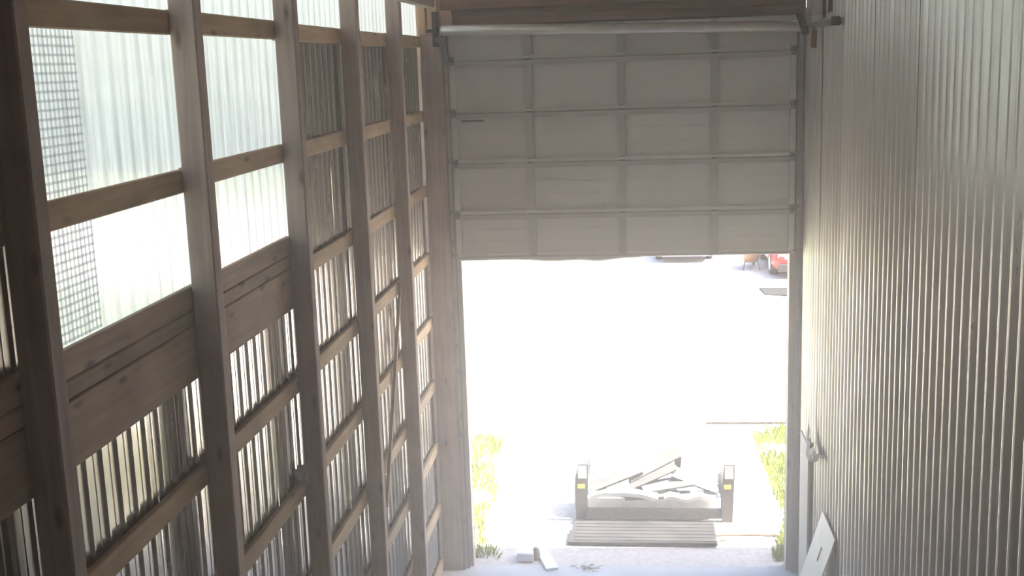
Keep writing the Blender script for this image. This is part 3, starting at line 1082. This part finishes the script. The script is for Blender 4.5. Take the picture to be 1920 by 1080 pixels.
wb = tag(empty('wheelbarrow', (3.31, 34.4, G0)), 'tan wheelbarrow standing just left of the red car', 'wheelbarrow')
b = MB()
vs, fs = [], []
for (z, wx, wy) in ((0.19, 0.14, 0.22), (0.24, 0.21, 0.34), (0.38, 0.25, 0.44), (0.52, 0.27, 0.50)):
    for q in range(16):
        a = 2 * math.pi * q / 16
        ca, sa = math.cos(a), math.sin(a)
        vs.append((3.31 + wx * math.copysign(abs(ca) ** 0.6, ca), 34.4 + wy * math.copysign(abs(sa) ** 0.6, sa), z))
for i in range(3):
    for q in range(16):
        fs.append((i * 16 + q, i * 16 + (q + 1) % 16, (i + 1) * 16 + (q + 1) % 16, (i + 1) * 16 + q))
fs.append(tuple(reversed(range(16))))
b.add(vs, fs, True)
b.build('tray', M['tan'], wb)
b = MB()
b.lathe((3.41, 34.95, 0.19 + G0), (1, 0, 0), [(0, 0), (0, 0.14), (0.02, 0.19), (0.06, 0.19), (0.08, 0.14), (0.08, 0)], 16)
b.build('wheel', M['rubber'], wb)
for s in (-1, 1):
    b = MB()
    b.tube((3.31 + s * 0.05, 34.98, 0.19), (3.31 + s * 0.25, 33.6, 0.58), 0.018, n=8)
    b.build('handle', M['scrap'], wb)
    b = MB()
    b.tube((3.31 + s * 0.17, 34.15, 0.27), (3.31 + s * 0.24, 34.05, G0), 0.016, n=8)
    b.build('leg', M['dark'], wb)
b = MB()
b.poly([(3.22, 31.25, G0), (3.30, 30.35, G0), (3.9, 30.15, G0), (5.2, 30.1, G0), (5.2, 31.1, G0), (4.2, 31.2, G0)], (0, 0, 0.025))  # added dark sheet, drawn in place of a detached shadow
tag(b.build('shade_strip', M['mat'], None, (4.2, 30.7, G0)), 'flat dark strip standing in for shade on the gravel before the red car', 'sheet')

# ------------------------------------------------------------------ far trees seen dimly through the clear panels
b = MB()
for q in range(230):
    x = random.uniform(-120, 4)
    yq = 78 + random.uniform(-6, 8) - 0.12 * x
    r = random.uniform(2.0, 3.6)
    zc = random.uniform(1.5, 6.0)
    n1, n2 = 8, 5
    vs, fs = [], []
    for i in range(n2 + 1):
        th = math.pi * i / n2
        for j in range(n1):
            ph = 2 * math.pi * j / n1
            d = Vector((math.sin(th) * math.cos(ph), math.sin(th) * math.sin(ph), math.cos(th)))
            rr = r * (1 + 0.35 * noise.noise(d * 1.7 + Vector((q, 0, 0))))
            vs.append((x + d.x * rr, yq + d.y * rr, max(G0, zc + d.z * rr)))
    for i in range(n2):
        for j in range(n1):
            fs.append((i * n1 + j, i * n1 + (j + 1) % n1, (i + 1) * n1 + (j + 1) % n1, (i + 1) * n1 + j))
    b.add(vs, fs, False)
o = b.build('treeline', M['leaf'], None, (-50, 80, 0))
o['kind'] = 'stuff'
tag(o, 'distant line of green trees beyond the yard, seen through the clear panels', 'trees')

# ------------------------------------------------------------------ scattering volume standing in for lens glare around the opening
def haze_mat(density):
    m = bpy.data.materials.new('glare_veil')
    m.use_nodes = True
    n = m.node_tree
    n.nodes.clear()
    out = N(n, 'ShaderNodeOutputMaterial')
    v = N(n, 'ShaderNodeVolumeScatter')
    v.inputs['Color'].default_value = (0.98, 0.955, 0.94, 1)
    tc = N(n, 'ShaderNodeTexCoord')
    sx = N(n, 'ShaderNodeSeparateXYZ')
    n.links.new(tc.outputs['Object'], sx.inputs[0])
    mr = N(n, 'ShaderNodeMapRange', interpolation_type='SMOOTHSTEP')
    mr.inputs['From Min'].default_value = 1.5
    mr.inputs['From Max'].default_value = 7.0
    mr.inputs['To Min'].default_value = density * 1.35
    mr.inputs['To Max'].default_value = density * 0.4
    n.links.new(sx.outputs['Z'], mr.inputs['Value'])
    n.links.new(mr.outputs[0], v.inputs['Density'])
    v.inputs['Anisotropy'].default_value = 0.5
    n.links.new(v.outputs[0], out.inputs['Volume'])
    return m
b = MB()
b.box(-2.40, 1.80, -5.9, 13.6, 0.01, ROOF_Z - 0.06)
o = b.build('glare_haze', haze_mat(0.034), None, (-0.3, 4, 0.01))
o['kind'] = 'stuff'
tag(o, 'thin scattering haze added inside the barn for the lens glare', 'haze')
